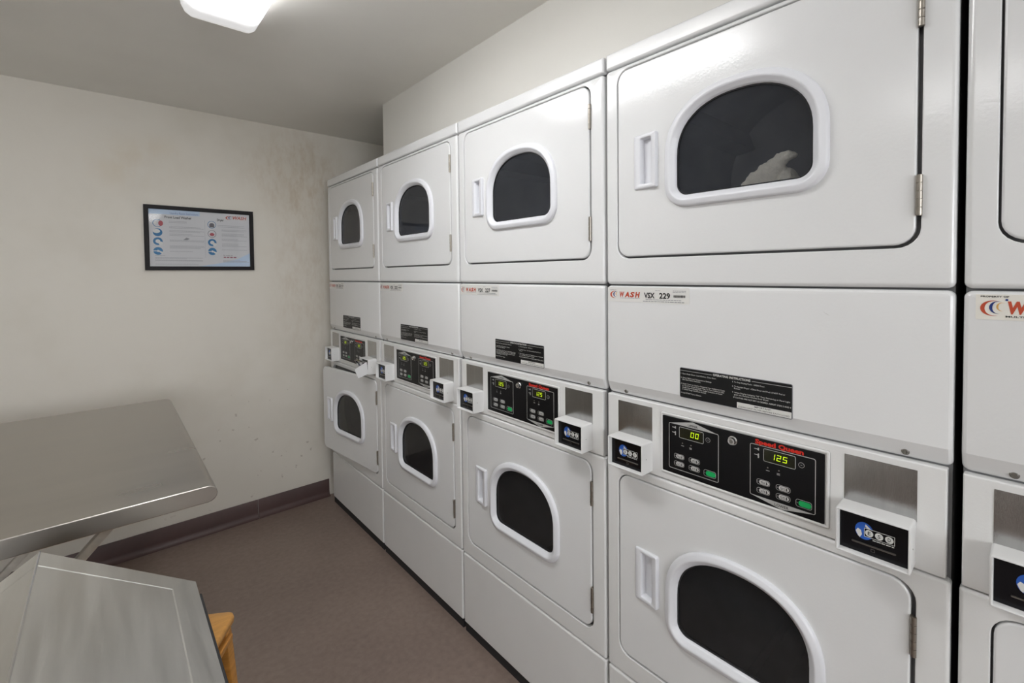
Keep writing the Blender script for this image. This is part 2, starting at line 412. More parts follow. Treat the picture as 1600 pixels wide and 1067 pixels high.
# ------------------------------------------------------------------ ceiling lights (wraparound fixtures)
def fixture(x, y0, y1, label, power=1.0):
    t = empty('ceiling_light', (x, (y0+y1)/2, ZC), label, 'ceiling light')
    hl = (y1-y0)/2
    bm = bmesh.new(); box(bm, (-0.085, -hl+0.01, -0.012), (0.085, hl-0.01, 0), 0.003)
    finish(bm, 'fixture_body', CAST, t)
    # lens: cross-section wrapped, rounded ends
    bm = bmesh.new(); prof = []
    hw, dp = 0.108, 0.070
    secs = []
    for inset, drop in ((0.0, 0.0), (0.002, 0.03), (0.012, 0.052), (0.030, 0.066), (0.05, 0.070)):
        pts = rr(-hw, hw, -hl, hl, 0.035, d=inset*0.85, n=5)
        secs.append([bm.verts.new((a, b, -0.010-drop*0.86)) for a, b in pts])
    for A, B in zip(secs, secs[1:]): strip(bm, A, B)
    bm.faces.new(secs[-1])
    o = finish(bm, 'lens', lens_material(LAMP_STRENGTH*power, hl), t, angle=60)
    # the moulded ends of the lens carry no tube behind them and stay duller
    o.data.materials.append(LENSEND); o.data.materials.append(LENSSIDE)
    for p in o.data.polygons:
        c = sum((o.data.vertices[i].co for i in p.vertices), Vector())/len(p.vertices)
        if len(p.vertices) < 8 and abs(c.y) > hl-0.065 and abs(p.normal.y) > 0.12: p.material_index = 1
        elif abs(p.normal.z) < 0.75: p.material_index = 2
    return t
fixture(-0.715, 0.42, 1.70, 'lit white wraparound ceiling light over the aisle, at the top edge of the picture')
fixture(-2.10, -0.75, 0.60, 'lit white wraparound ceiling light out of view, left of the camera', 0.42)
fixture(-0.555, -2.7, -1.4, 'added fill light built as a wraparound ceiling fixture, unseen behind the camera', 0.6)  # unseen fixture added for fill, lined up with the glare on the poster

# ------------------------------------------------------------------ stacked dryers
W = 0.682
WIN = dict(cs=0.3435, hw=0.1675, r=0.055)
DZ = -1.048
PITCH = 0.69
def win(d, off=0.0): return dshape(WIN['cs'], WIN['hw'], 1.535+off, 1.655+off, 1.800+off, WIN['r'], d)
def door_parts(parent, off, glass, hinge_z, rx=0.0):
    """door leaf with its sub-parts; local frame of the machine"""
    z0, z1 = (1.4255, 1.903) if off == 0 else (0.3725, 0.852)
    zz = (1.591, 1.727) if off == 0 else (0.543, 0.679)
    bm = bmesh.new()
    panel(bm, (0.0390, 0.6330, z0, z1, 0.030), depth=0.016, er=0.004, xf=0.0, hole=lambda d: win(0.012+d, off), hole_depth=0.016, hole_er=0.0015, extra=rr(0.104, 0.145, zz[0]+0.008, zz[1]-0.006, 0.004))
    dr = finish(bm, 'door', WHITE, parent, wn=True)
    bm = bmesh.new()
    prof = ((0.0, 0.0008), (0.0004, -0.0045), (0.0022, -0.0080), (0.0055, -0.0095), (0.0090, -0.0105), (0.0130, -0.0125), (0.0160, -0.0120), (0.0185, -0.0095), (0.0240, -0.0035), (0.0275, -0.0005), (0.0275, 0.012))
    loft(bm, [(win(d, off), x) for d, x in prof])
    finish(bm, 'window_ring', PLASTIC, dr, angle=70)
    bm = bmesh.new()
    loft(bm, [(win(0.0272, off), 0.0035), (win(0.0305, off), 0.0025), (win(0.0305, off), 0.0075)])
    finish(bm, 'window_gasket', DARKGAP, dr, angle=70)
    bm = bmesh.new(); flat(bm, win(0.0278, off), 0.007, 0.004)
    # single pane: keep only the front sheet
    bm.free(); bm = bmesh.new(); polyf(bm, win(0.0278, off), 0.006)
    go = finish(bm, 'glass', glass, dr, smooth=False); face_to(go, (-1, 0, 0))
    # recessed pull
    zz = (1.591, 1.727) if off == 0 else (0.543, 0.679)
    a = (0.089, 0.156, zz[0], zz[1], 0.006)
    bm = bmesh.new()
    lip = lambda s, z: -0.003-0.007*max(0, (s-0.089)/0.067)
    L = [(rr(*a), 0.0005), (rr(*a, d=0.0006), lambda s, z: lip(s, z)*0.6), (rr(*a, d=0.003), lip)]
    pk = (0.108, 0.141, zz[0]+0.012, zz[1]-0.010, 0.004)
    L += [(rr(*pk, d=-0.001), lip), (rr(*pk), lambda s, z: lip(s, z)+0.001), (rr(*pk, d=0.003), lambda s, z: 0.0135-0.010*max(0, (s-0.108)/0.033))]
    loft(bm, L, cap1=True)
    finish(bm, 'handle', PLASTIC, dr, angle=50)
    for hz0, hz1 in hinge_z:
        bm = bmesh.new()
        n = 5; h = (hz1-hz0)/n
        for i in range(n): cyl(bm, (-0.003, -0.6375, hz0+i*h+0.0006), (-0.003, -0.6375, hz0+(i+1)*h-0.0006), 0.0043, 12)
        cyl(bm, (-0.003, -0.6375, hz0), (-0.003, -0.6375, hz1), 0.003, 8)
        box(bm, (-0.0012, -0.6365, hz0+0.001), (0.004, -0.6325, hz1-0.001))
        finish(bm, 'hinge', HINGE, dr)
    return dr

SEGS = {'0': 'abcdef', '1': 'bc', '2': 'abged', '5': 'afgcd'}
def digit(bm, ch, s, z, w_, h, x):
    t = 0.0017; hh = h/2; g = 0.0003
    R = {'a': (0, w_, h-t, h), 'd': (0, w_, 0, t), 'g': (0, w_, hh-t/2, hh+t/2), 'f': (0, t, hh, h), 'e': (0, t, 0, hh), 'b': (w_-t, w_, hh, h), 'c': (w_-t, w_, 0, hh)}
    for k in SEGS[ch]:
        a, b, c, d = R[k]; sl = 0.12
        bm.faces.new([bm.verts.new((x, -(s+p+q*sl), z+q)) for p, q in ((a+g, c+g), (b-g, c+g), (b-g, d-g), (a+g, d-g))])
def merge_text_obj(fn, name, m, parent):
    bm = bmesh.new(); fn(bm); return finish(bm, name, m, parent, smooth=False)

def control_overlay(parent, dl, dr_):
    bm = bmesh.new(); flat(bm, rr(0.168, 0.507, 0.903, 1.037, 0.002), -0.0012, 0.003)
    ov = finish(bm, 'control_overlay', BLACK, parent, smooth=False)
    X = -0.0016
    # outlines
    bm = bmesh.new()
    for k, o in ((0, 0.0), (1, 0.187)):
        frame_ring(bm, rr(0.185+o, 0.3055+o, 0.9145, 1.0235, 0.004), rr(0.185+o, 0.3055+o, 0.9145, 1.0235, 0.004, d=0.0012), X, 0.0004)
        frame_ring(bm, rr(0.2115+o, 0.2710+o, 0.9925, 1.0190, 0.003), rr(0.2115+o, 0.2710+o, 0.9925, 1.0190, 0.003, d=0.0009), X-0.0004, 0.0004)
        frame_ring(bm, ell(0.281+o, 1.0045, 0.0052, 0.0052), ell(0.281+o, 1.0045, 0.0046, 0.0046), X, 0.0004)
        quad(bm, 0.2795+o, 0.2825+o, 1.0042, 1.0050, X)
        # little key and hand symbols beside the display
        for zz in (1.014, 1.002):
            polyf(bm, [(0.1935+o, zz+0.0005), (0.2005+o, zz+0.001), (0.2005+o, zz+0.003), (0.203+o, zz+0.003), (0.203+o, zz-0.003), (0.2005+o, zz-0.002), (0.1995+o, zz-0.001), (0.1935+o, zz-0.0008)], X)
        polyf(bm, [(0.2005+o, 0.9995), (0.2035+o, 0.999), (0.2025+o, 0.9955), (0.2005+o, 0.996)], X)
        for a, b, st in ((0.2165, 0.2235, 0), (0.2370, 0.2450, 1)):
            bars(bm, a+o, b+o, 0.9740, 0.0013, X, seed=int(a*1000))
            if st: bars(bm, a+o, b+o, 0.9715, 0.0013, X, seed=int(a*1001))
        # outlines round the pads
        for a, b, c, d in ((0.1985, 0.2240, 0.9415, 0.9520), (0.1985, 0.2240, 0.9235, 0.9340), (0.2355, 0.2620, 0.9415, 0.9520), (0.2355, 0.2620, 0.9235, 0.9340), (0.2715, 0.2995, 0.9215, 0.9355)):
            frame_ring(bm, rr(a+o, b+o, c-0.0005, d+0.0005, 0.0045), rr(a+o, b+o, c-0.0005, d+0.0005, 0.0045, d=0.0007), X, 0.0003)
            polyf(bm, [(a+o+0.0015, (c+d)/2+0.002), (a+o+0.0035, (c+d)/2), (a+o+0.0015, (c+d)/2-0.002), (a+o+0.0025, (c+d)/2)], X)
    finish(bm, 'outline_print', GREYP, ov, smooth=False)['kind'] = 'stuff'
    bm = bmesh.new()
    polyf(bm, [(0.186, 1.0225), (0.305, 1.0225), (0.245, 1.0362)], X-0.0003)
    finish(bm, 'triangle_print', GREYP, ov, smooth=False); bm = bmesh.new()
    polyf(bm, [(0.373, 0.9155), (0.4915, 0.9155), (0.4330, 0.9035)], X-0.0003)
    finish(bm, 'triangle_print', GREYP, ov, smooth=False)
    def lab(b):
        text(b, 'UPPER', 0.0240, 0.0050, SP(0.2335, 1.0245, X-0.0006), bold=0.01)
        text(b, 'LOWER', 0.0255, 0.0055, SP(0.4205, 0.9075, X-0.0006), bold=0.01)
    merge_text_obj(lab, 'lettering', PRINTK, ov)
    merge_text_obj(lambda b: text(b, 'Speed Queen', 0.0900, 0.0095, SP(0.382, 1.0255, X), bold=0.045), 'red_lettering', REDP, ov)
    for k, (o, t) in enumerate(((0.0, dl), (0.187, dr_))):
        bm = bmesh.new(); flat(bm, rr(0.2125+o, 0.2700+o, 0.9935, 1.0180, 0.002), X-0.0001, 0.0004)
        finish(bm, 'display', OLIVE, ov, smooth=False)
        bm = bmesh.new()
        for i, ch in enumerate(t):
            if ch != ' ': digit(bm, ch, 0.2250+o+0.0112*i + (0.0035 if t[0] == ' ' else 0), 1.0000, 0.0080, 0.0125, X-0.0008)
        finish(bm, 'display_digits', SEG, ov, smooth=False)['kind'] = 'stuff'
        for (a, c) in ((0.2035, 0.9425), (0.2035, 0.9245), (0.2405, 0.9425), (0.2405, 0.9245)):
            bm = bmesh.new(); loft(bm, [(rr(a+o, a+0.0190+o, c, c+0.0085, 0.0042), X), (rr(a+o, a+0.0190+o, c, c+0.0085, 0.0042, d=0.0004), X-0.0008)], cap1=True)
            finish(bm, 'touch_pad', PADW, ov, smooth=False)
        bm = bmesh.new()
        for j, (a, c) in enumerate(((0.2035, 0.9425), (0.2035, 0.9245), (0.2405, 0.9425), (0.2405, 0.9245))):
            polyf(bm, [(a+o+0.0140, c+0.0075), (a+o+0.0160, c+0.0075), (a+o+0.0160, c+0.0035), (a+o+0.0172, c+0.0035), (a+o+0.0150, c+0.0012), (a+o+0.0130, c+0.0035), (a+o+0.0140, c+0.0035)], X-0.0012)
            bars(bm, a+o+0.0035, a+o+0.0125, c+0.0052, 0.0011, X-0.0012, seed=j)
            bars(bm, a+o+0.0035, a+o+0.0125, c+0.0026, 0.0011, X-0.0012, seed=j+9)
        finish(bm, 'pad_symbols', PRINTK, ov, smooth=False)['kind'] = 'stuff'
        bm = bmesh.new()
        loft(bm, [(rr(0.2765+o, 0.2985+o, 0.9230, 0.9340, 0.0050), X), (rr(0.2765+o, 0.2985+o, 0.9230, 0.9340, 0.0050, d=0.0004), X-0.0008)], cap1=True)
        finish(bm, 'start_pad', GREEN, ov, smooth=False)
        bm = bmesh.new()
        for s in (0.2200, 0.2410): cyl(bm, (X, -(s+o), 0.9810), (X-0.0008, -(s+o), 0.9810), 0.0014, 10)
        finish(bm, 'indicator', SCREWM, ov)
    bm = bmesh.new()
    cyl(bm, (0, -0.3365, 1.0185), (-0.003, -0.3365, 1.0185), 0.0098, 24)
    cyl(bm, (-0.003, -0.3365, 1.0185), (-0.011, -0.3365, 1.0185), 0.0080, 24, r2=0.0072)
    lk = finish(bm, 'lock', CHROME, ov)
    bm = bmesh.new(); cyl(bm, (-0.011, -0.3365, 1.0185), (-0.0113, -0.3365, 1.0185), 0.0040, 16)
    box(bm, (-0.0116, -0.3380, 1.0150), (-0.0111, -0.3350, 1.0220))
    bmk = finish(bm, 'keyhole', SCREWM, ov)
    return ov

def coin_box(parent, s0, s1, X, first=True):
    z0, z1, dp = 0.8865, 0.9640, -0.045
    cb_bm = bmesh.new()
    a = (s0, s1, z0, z1, 0.004)
    rim = 0.0035
    L = [(rr(*a), X+0.002)]+[(rr(*a, d=0.002*q), dp+0.002*b) for q, b in EDGE]
    L += [(rr(*a, d=rim-0.0008), dp), (rr(*a, d=rim), dp+0.001), (rr(*a, d=rim+0.0005), dp+0.022)]
    loft(cb_bm, L)
    cb = finish(cb_bm, 'coin_box', WHITE_M, parent, angle=50)
    bm = bmesh.new(); flat(bm, rr(*a, d=rim+0.0004), dp+0.0135, 0.003)
    finish(bm, 'coin_plate', BLACKP, cb, smooth=False)
    x = dp+0.0130
    def P(u, v): return (s0+u, z0+v)
    cx, cz = s0+0.0395, z0+0.0430
    bm = bmesh.new(); polyf(bm, ell(cx, cz+0.001, 0.0130, 0.0150), x); finish(bm, 'blue_emblem', BLUE2, cb, smooth=False)
    bm = bmesh.new()
    polyf(bm, [(cx-0.0120, cz-0.002), (cx-0.009, cz+0.003), (cx-0.0045, cz+0.001), (cx-0.003, cz-0.006), (cx-0.006, cz-0.012), (cx-0.0085, cz-0.010), (cx-0.0105, cz-0.006)], x-0.0003)
    polyf(bm, [(cx+0.002, cz+0.0135), (cx+0.0085, cz+0.008), (cx+0.0115, cz+0.003), (cx+0.006, cz+0.006), (cx+0.001, cz+0.0095)], x-0.0003)
    frame_ring(bm, rr(cx+0.000, cx+0.0420, cz-0.0080, cz+0.0070, 0.0008), rr(cx+0.000, cx+0.0420, cz-0.0080, cz+0.0070, 0.0008, d=0.0007), x-0.0007, 0.0002)
    for i in range(3): polyf(bm, ell(cx+0.0072+0.0137*i, cz-0.0005, 0.0057, 0.0057), x-0.0009)
    bars(bm, cx+0.012, cx+0.041, cz-0.0115, 0.0014, x-0.0003, seed=3)
    finish(bm, 'emblem_print', PRINTW, cb, smooth=False)
    bm = bmesh.new(); polyf(bm, rr(cx+0.0005, cx+0.0415, cz-0.0075, cz+0.0065, 0.0008), x-0.0005); finish(bm, 'emblem_ground', BLACKP, cb, smooth=False)
    def lt(b):
        for i, c in enumerate('ESD'):
            text(b, c, 0.0040, 0.0062, SP(cx+0.0052+0.0137*i, cz-0.0035, x-0.0012), bold=0.01)
    merge_text_obj(lt, 'emblem_lettering', PRINTK, cb)
    bm = bmesh.new()
    loft(bm, [(rr(s0+0.0215, s0+0.0830, z0+0.0190, z0+0.0222, 0.0012), x+0.0005), (rr(s0+0.0215, s0+0.0830, z0+0.0190, z0+0.0222, 0.0012, d=0.0005), x-0.0012)], cap1=True)
    finish(bm, 'slot_lip', SCREWM, cb, smooth=False)
    bm = bmesh.new(); frame_ring(bm, rr(s0+0.0490, s0+0.0545, z0+0.0115, z0+0.0165, 0.0008), rr(s0+0.0490, s0+0.0545, z0+0.0115, z0+0.0165, 0.0008, d=0.0005), x-0.0002, 0.0002)
    finish(bm, 'return_mark', SCREWM, cb, smooth=False)
    bm = bmesh.new(); cyl(bm, (dp+0.018, -s1, z0+0.038), (dp+0.018, -s1-0.0006, z0+0.038), 0.0012, 8)
    finish(bm, 'side_rivet', SCREWM, cb)
    return cb

def logo(bm_red, bm_navy, bm_gold, s, z, k, x, f=0.78):
    """three nested crescents, k = height"""
    polyf(bm_red, crescent(s+k*0.95*f, z+k*0.45, k*0.95*f, k*0.50, k*0.33*f, 62, 292), x)
    polyf(bm_navy, crescent(s+k*1.28*f, z+k*0.50, k*0.62*f, k*0.40, k*0.24*f, 62, 285), x)
    polyf(bm_gold, crescent(s+k*1.60*f, z+k*0.55, k*0.42*f, k*0.28, k*0.15*f, 55, 285), x)

def asset_sticker(parent, number, big=False):
    x = -0.0010
    if not big:
        bm = bmesh.new(); flat(bm, rr(0.0065, 0.2365, 1.3085, 1.3465, 0.001), -0.0006, 0.0008)
        st = finish(bm, 'asset_sticker', STICK, parent, smooth=False)
        br, bn, bg = bmesh.new(), bmesh.new(), bmesh.new()
        logo(br, bn, bg, 0.0135, 1.3185, 0.0185, x)
        [text(br, c, 0.0145, 0.0135, SP(0.0435+0.0156*i, 1.3215, x), shear=0.2, bold=0.05) for i, c in enumerate('WASH')]
    else:
        bm = bmesh.new(); flat(bm, rr(0.0135, 0.1800, 1.3065, 1.3450, 0.001), -0.0006, 0.0008)
        st = finish(bm, 'asset_sticker', CREAM, parent, smooth=False)
        br, bn, bg = bmesh.new(), bmesh.new(), bmesh.new()
        logo(br, bn, bg, 0.0185, 1.3135, 0.0235, x, 0.62)
        polyf(bn, ell(0.0465, 1.3370, 0.0016, 0.0016), x-0.0002)
        [text(br, c, 0.0215, 0.0180, SP(0.0475+0.0232*i, 1.3170, x), shear=0.15, bold=0.05) for i, c in enumerate('WASH')]
    finish(br, 'rust_red_print', ORANGE, st, smooth=False)
    finish(bn, 'navy_print', NAVY, st, smooth=False)
    finish(bg, 'gold_print', GOLD, st, smooth=False)
    def tx(b):
        if big:
            text(b, 'MULTIFAMILY LAUNDRY SYSTEMS', 0.1060, 0.0026, SP(0.0455, 1.3108, x), bold=0.02)
        else:
            text(b, 'PROPERTY OF', 0.0190, 0.0016, SP(0.0135, 1.3380, x))
            text(b, 'VSX', 0.0300, 0.0135, SP(0.1165, 1.3205, x), bold=0.03)
            text(b, number, 0.0290, 0.0135, SP(0.1590, 1.3205, x), bold=0.03)
            rnd = random.Random(4); s = 0.1965
            while s < 0.2255:
                wd = rnd.choice((0.0004, 0.0007, 0.0011)); quad(b, s, s+wd, 1.3235, 1.3295, x); s += wd+rnd.choice((0.0004, 0.0007))
    lo = merge_text_obj(tx, 'lettering', PRINTK, st)
    lo['kind'] = 'stuff'
    if big: merge_text_obj(lambda b: text(b, 'PROPERTY OF', 0.0300, 0.0026, SP(0.0190, 1.3405, x), bold=0.02), 'small_lettering', PRINTK, st)
    if not big:
        def sm(b):
            bars(b, 0.045, 0.104, 1.3178, 0.0013, x, 1); bars(b, 0.121, 0.217, 1.3160, 0.0015, x, 2); bars(b, 0.114, 0.226, 1.3115, 0.0017, x, 3)
            bars(b, 0.195, 0.228, 1.3385, 0.0013, x, 4); bars(b, 0.195, 0.228, 1.3350, 0.0013, x, 5); bars(b, 0.148, 0.162, 1.3385, 0.0012, x, 6)
        merge_text_obj(sm, 'small_print', PRINTG, st)['kind'] = 'stuff'
    return st

def instruction_sticker(parent):
    x = -0.0010
    bm = bmesh.new(); flat(bm, rr(0.2125, 0.4520, 1.0895, 1.1605, 0.004), -0.0006, 0.0008)
    st = finish(bm, 'instruction_sticker', PRINTG, parent, smooth=False)
    bm = bmesh.new(); polyf(bm, rr(0.2125, 0.4520, 1.0895, 1.1605, 0.004, d=0.0012), -0.0008); finish(bm, 'black_ground', BLACK, st, smooth=False)
    bm = bmesh.new(); polyf(bm, rr(0.3445, 0.4500, 1.0915, 1.1040, 0.001), -0.00095); finish(bm, 'white_box', PRINTW, st, smooth=False)
    def a(b):
        text(b, 'OPERATING INSTRUCTIONS', 0.0800, 0.0047, SP(0.2920, 1.1520, x), bold=0.02)
        quad(b, 0.2140, 0.2895, 1.1532, 1.1538, x); quad(b, 0.3745, 0.4505, 1.1532, 1.1538, x)
        h = 0.0029
        for t, z, wd, s in (
            ('1. Open Dryer Door. Load Clothes. Close Door.', 1.1450, 0.084, 0.2155),
            ('2. Select Fabric and Temperature Settings.', 1.1355, 0.074, 0.2155), ('(Set Care Fabric Selector)', 1.1312, 0.044, 0.2190),
            ('3. Insert Coins or Card as Required. See Additional Cycle', 1.1215, 0.103, 0.2155), ('or Card for Extra Drying Time. Lit Two Colored LED', 1.1172, 0.098, 0.2190),
            ('shows Actual Drying Time. Light Indicates of Cycle', 1.1129, 0.094, 0.2190), ('in Initial Stage the Final Period.', 1.1086, 0.058, 0.2190),
            ('4. Push START Pad or Button.', 1.1000, 0.050, 0.2155),
            ('5. To Stop Drying Cycle - OPEN Door.', 1.1450, 0.066, 0.3345),
            ('6. To Restart Dryer - Close Door and Push START Pad or', 1.1355, 0.104, 0.3345), ('Button.', 1.1312, 0.013, 0.3385),
            ('7. When Display Indicates "00" Time Remaining or Panel Light', 1.1225, 0.113, 0.3345), ('goes out, Remove Clothes from Dryer.', 1.1180, 0.070, 0.3385),
            ('IF CLOTHES ARE NOT DRY AS DESIRED, REPEAT STEPS 3 AND 4', 1.1118, 0.112, 0.3370)):
            text(b, t, wd, h, SP(s, z, x))
    merge_text_obj(a, 'white_lettering', PRINTW, st)
    def c(b):
        text(b, 'IMPORTANT:', 0.0330, 0.0034, SP(0.3800, 1.0992, -0.0012), bold=0.01)
        text(b, 'CLEAN LINT FILTER BEFORE EACH LOAD', 0.0990, 0.0030, SP(0.3475, 1.0938, -0.0012))
    merge_text_obj(c, 'black_lettering', PRINTK, st)
    return st

def build_dryer():
    t = empty('stacked_dryer', (0, 0, 0))
    # cabinet shell
    bm = bmesh.new()
    D = 0.715
    outer = rr(0.0015, W-0.0015, 0.045, 1.958, 0.003)
    R = loft(bm, [(outer, 0.018), (outer, D)], cap1=True)
    # front wall with the two drum openings
    def circ(cz, r, n=48): return [(0.3435+r*math.cos(2*PI*i/n), cz+r*math.sin(2*PI*i/n)) for i in range(n)]
    H1 = ring_verts(bm, circ(1.662, 0.185), 0.018); H2 = ring_verts(bm, circ(0.614, 0.185), 0.018)
    es = []
    for Rg in (R[0], H1, H2):
        n = len(Rg)
        for i in range(n):
            es.append(bm.edges.get((Rg[i], Rg[(i+1) % n])) or bm.edges.new((Rg[i], Rg[(i+1) % n])))
    bmesh.ops.triangle_fill(bm, edges=es, use_beauty=True)
    finish(bm, 'cabinet', CABINET, t)
    for cz in (1.662, 0.614):
        bm = bmesh.new()
        C1 = lambda r: circ(cz, r)
        loft(bm, [(C1(0.185), 0.019), (C1(0.190), 0.05), (C1(0.232), 0.062), (C1(0.232), 0.50), (C1(0.20), 0.52)], cap1=True)
        for k in range(3):
            a = 2*PI*k/3+0.5
            c, s_ = math.cos(a), math.sin(a)
            A = [(0.3435+0.232*math.cos(a-0.16), cz+0.232*math.sin(a-0.16)), (0.3435+0.185*c, cz+0.185*s_), (0.3435+0.232*math.cos(a+0.16), cz+0.232*math.sin(a+0.16))]
            loft(bm, [(A, 0.07), (A, 0.50)], cap0=True)
        finish(bm, 'drum', DRUM, t, angle=40)
    # top trim
    bm = bmesh.new(); panel(bm, (0.0, W, 1.9195, 1.9620, 0.004), depth=0.05, er=0.007); finish(bm, 'top_trim', WHITE, t, wn=True)
    bm = bmesh.new(); box(bm, (0.008, -W+0.001, 1.9560), (D, -0.001, 1.9620), 0.002); finish(bm, 'top_cover', WHITE_M, t)
    # upper and lower front with door openings
    hole_u = lambda d: rr(0.0360, 0.6395, 1.4205, 1.9050, 0.033, d=d)
    bm = bmesh.new(); panel(bm, (0.0, W, 1.3535, 1.9160, 0.010), depth=0.018, er=0.009, hole=hole_u, hole_depth=0.015); finish(bm, 'upper_front', WHITE, t, wn=True)
    hole_l = lambda d: rr(0.0360, 0.6395, 0.3675, 0.8545, 0.033, d=d)
    bm = bmesh.new(); panel(bm, (0.0, W, 0.3130, 0.8770, 0.006), depth=0.018, er=0.006, hole=hole_l, hole_depth=0.015); finish(bm, 'lower_front', WHITE_M, t, wn=True)
    # service panel with the folded-in lower lip
    bm = bmesh.new()
    a = (0.0, W, 1.0620, 1.3500, 0.010)
    fx = lambda base: (lambda s, z: base+max(0.0, (1.0935-z))*0.42)
    panel(bm, (0.0, W, 1.0620, 1.3500, 0.011), depth=0.02, er=0.009)
    # cut the fold: bend the lower strip inwards
    geom = bm.verts[:]+bm.edges[:]+bm.faces[:]
    bmesh.ops.bisect_plane(bm, geom=geom, plane_co=(0, 0, 1.0935), plane_no=(0, 0, 1))
    bmesh.ops.bisect_plane(bm, geom=bm.verts[:]+bm.edges[:]+bm.faces[:], plane_co=(0, 0, 1.0905), plane_no=(0, 0, 1))
    for v in bm.verts:
        if v.co.z < 1.0925 and v.co.x < 0.0195: v.co.x = min(v.co.x+(1.0935-v.co.z)*0.38, 0.0195)
    finish(bm, 'service_panel', WHITE, t, angle=14)
    for s in (0.0575, 0.6225):
        bm = bmesh.new()
        xx = 0.0076
        cyl(bm, (xx+0.002, -s, 1.0735), (xx-0.0008, -s, 1.0735), 0.0055, 20, r2=0.0058)
        cyl(bm, (xx-0.0008, -s, 1.0735), (xx-0.0030, -s, 1.0735), 0.0048, 20, r2=0.0034)
        cyl(bm, (xx-0.0030, -s, 1.0735), (xx-0.0034, -s, 1.0735), 0.0016, 6)
        finish(bm, 'screw', SCREWM, t)
    # control panel
    bm = bmesh.new(); panel(bm, (0.0025, W-0.006, 0.8795, 1.0600, 0.002), depth=0.02, er=0.003, xf=0.001); finish(bm, 'control_panel', WHITE_M, t, wn=True)
    bm = bmesh.new()
    fr = (0.1625, 0.5150, 0.8965, 1.0445, 0.004)
    loft(bm, [(rr(*fr), 0.001), (rr(*fr, d=0.0005), -0.0012), (rr(*fr, d=0.0015), -0.0018), (rr(*fr, d=0.0045), -0.0018), (rr(*fr, d=0.0055), -0.0010), (rr(*fr, d=0.0060), 0.0008)])
    finish(bm, 'control_bezel', WHITE_M, t, angle=60)
    bm = bmesh.new(); frame_ring(bm, rr(*fr, d=-0.0008), rr(*fr, d=0.0002), 0.0006, 0.0002); finish(bm, 'bezel_seam', GREYP, t, smooth=False)
    for s0, s1 in ((0.0370, 0.1380), (0.5375, 0.6395)):
        bm = bmesh.new(); flat(bm, rr(s0, s1, 0.9600, 1.0475, 0.0008), 0.0003, 0.001); finish(bm, 'steel_plate', PLATE, t, smooth=False)
    coin_box(t, 0.0355, 0.1385, 0.0)
    coin_box(t, 0.5350, 0.6385, 0.0)
    # base panel, and black plinth set forward for the shade beneath it
    bm = bmesh.new(); panel(bm, (0.0, W, 0.0350, 0.3100, 0.006), depth=0.018, er=0.007); finish(bm, 'base_panel', WHITE_M, t, wn=True)
    bm = bmesh.new(); box(bm, (0.005, -W+0.004, 0.0), (0.69, -0.004, 0.0345)); finish(bm, 'shade_plinth', DARKGAP, t, smooth=False)
    instruction_sticker(t)
    return t
def copy_tree(o, parent=None):
    c = o.copy(); COL.objects.link(c); c.parent = parent
    for ch in o.children: copy_tree(ch, c)
    return c
UH = ((1.7800, 1.8480), (1.4730, 1.5400)); LH = ((0.7300, 0.7990), (0.4230, 0.4950))
proto = build_dryer()
GROUP = 'stacked dryers in the row along the right wall'
SPEC = [  # left edge y, label, asset number, displays, lower glass
    (2.760, 'white stacked dryer farthest away, lower door ajar, a coin box cover hanging open', '223', '125', '125'),
    (2.070, 'white stacked dryer second from the far wall, with both doors shut', '225', '125', '125'),
    (1.380, 'white stacked dryer in the middle of the row, asset sticker reading 227', '227', '125', '125'),
    (0.690, 'white stacked dryer with the cream towel in its upper drum, asset sticker reading 229', '229', ' 00', '125'),
    (-0.0015, 'white stacked dryer cut off by the right edge of the picture, nearest the camera', '231', '125', '125'),
]
dryers = []
proto_doors_up = None
for i, (y, lab, num, dl, dr_) in enumerate(SPEC):
    t = proto if i == 0 else copy_tree(proto)
    dryers.append(t)
for i, (y, lab, num, dl, dr_) in enumerate(SPEC):
    t = dryers[i]
    t.location = (0, y, 0); t['label'] = lab; t['category'] = 'dryer'; t['group'] = GROUP
# doors: one of each kind built, then copied
du = door_parts(dryers[0], 0.0, GLASS, UH)
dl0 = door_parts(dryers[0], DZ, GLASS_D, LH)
for t in dryers[1:]:
    copy_tree(du, t); copy_tree(dl0, t)
# overlays (displays differ)
ov0 = control_overlay(dryers[0], '125', '125')
for i, t in enumerate(dryers[1:], 1):
    if i == 3: control_overlay(t, ' 00', '125')
    else: copy_tree(ov0, t)
for i, t in enumerate(dryers): asset_sticker(t, SPEC[i][2], big=(i == 4))
# farthest machine: the lower door stands ajar about its hinge line
hinge = Vector((-0.003, -0.6375, 0))
th = math.radians(6.0)
dl0.location = Matrix.Translation(hinge) @ Matrix.Rotation(th, 4, 'Z') @ Matrix.Translation(-hinge) @ Vector((0, 0, 0))
dl0.rotation_euler = (0, 0, th)
dl0['label'] = 'white lower door standing ajar'
# scratch on the service panel of machine 229
bm = bmesh.new()
vs = [(0.3960, 1.3120), (0.4010, 1.3080), (0.4070, 1.3045), (0.4073, 1.3040), (0.4012, 1.3072)]
polyf(bm, [(p[0]+0.105, p[1]-0.004) for p in vs], -0.0003); finish(bm, 'scratch', GREYP, dryers[3], smooth=False)

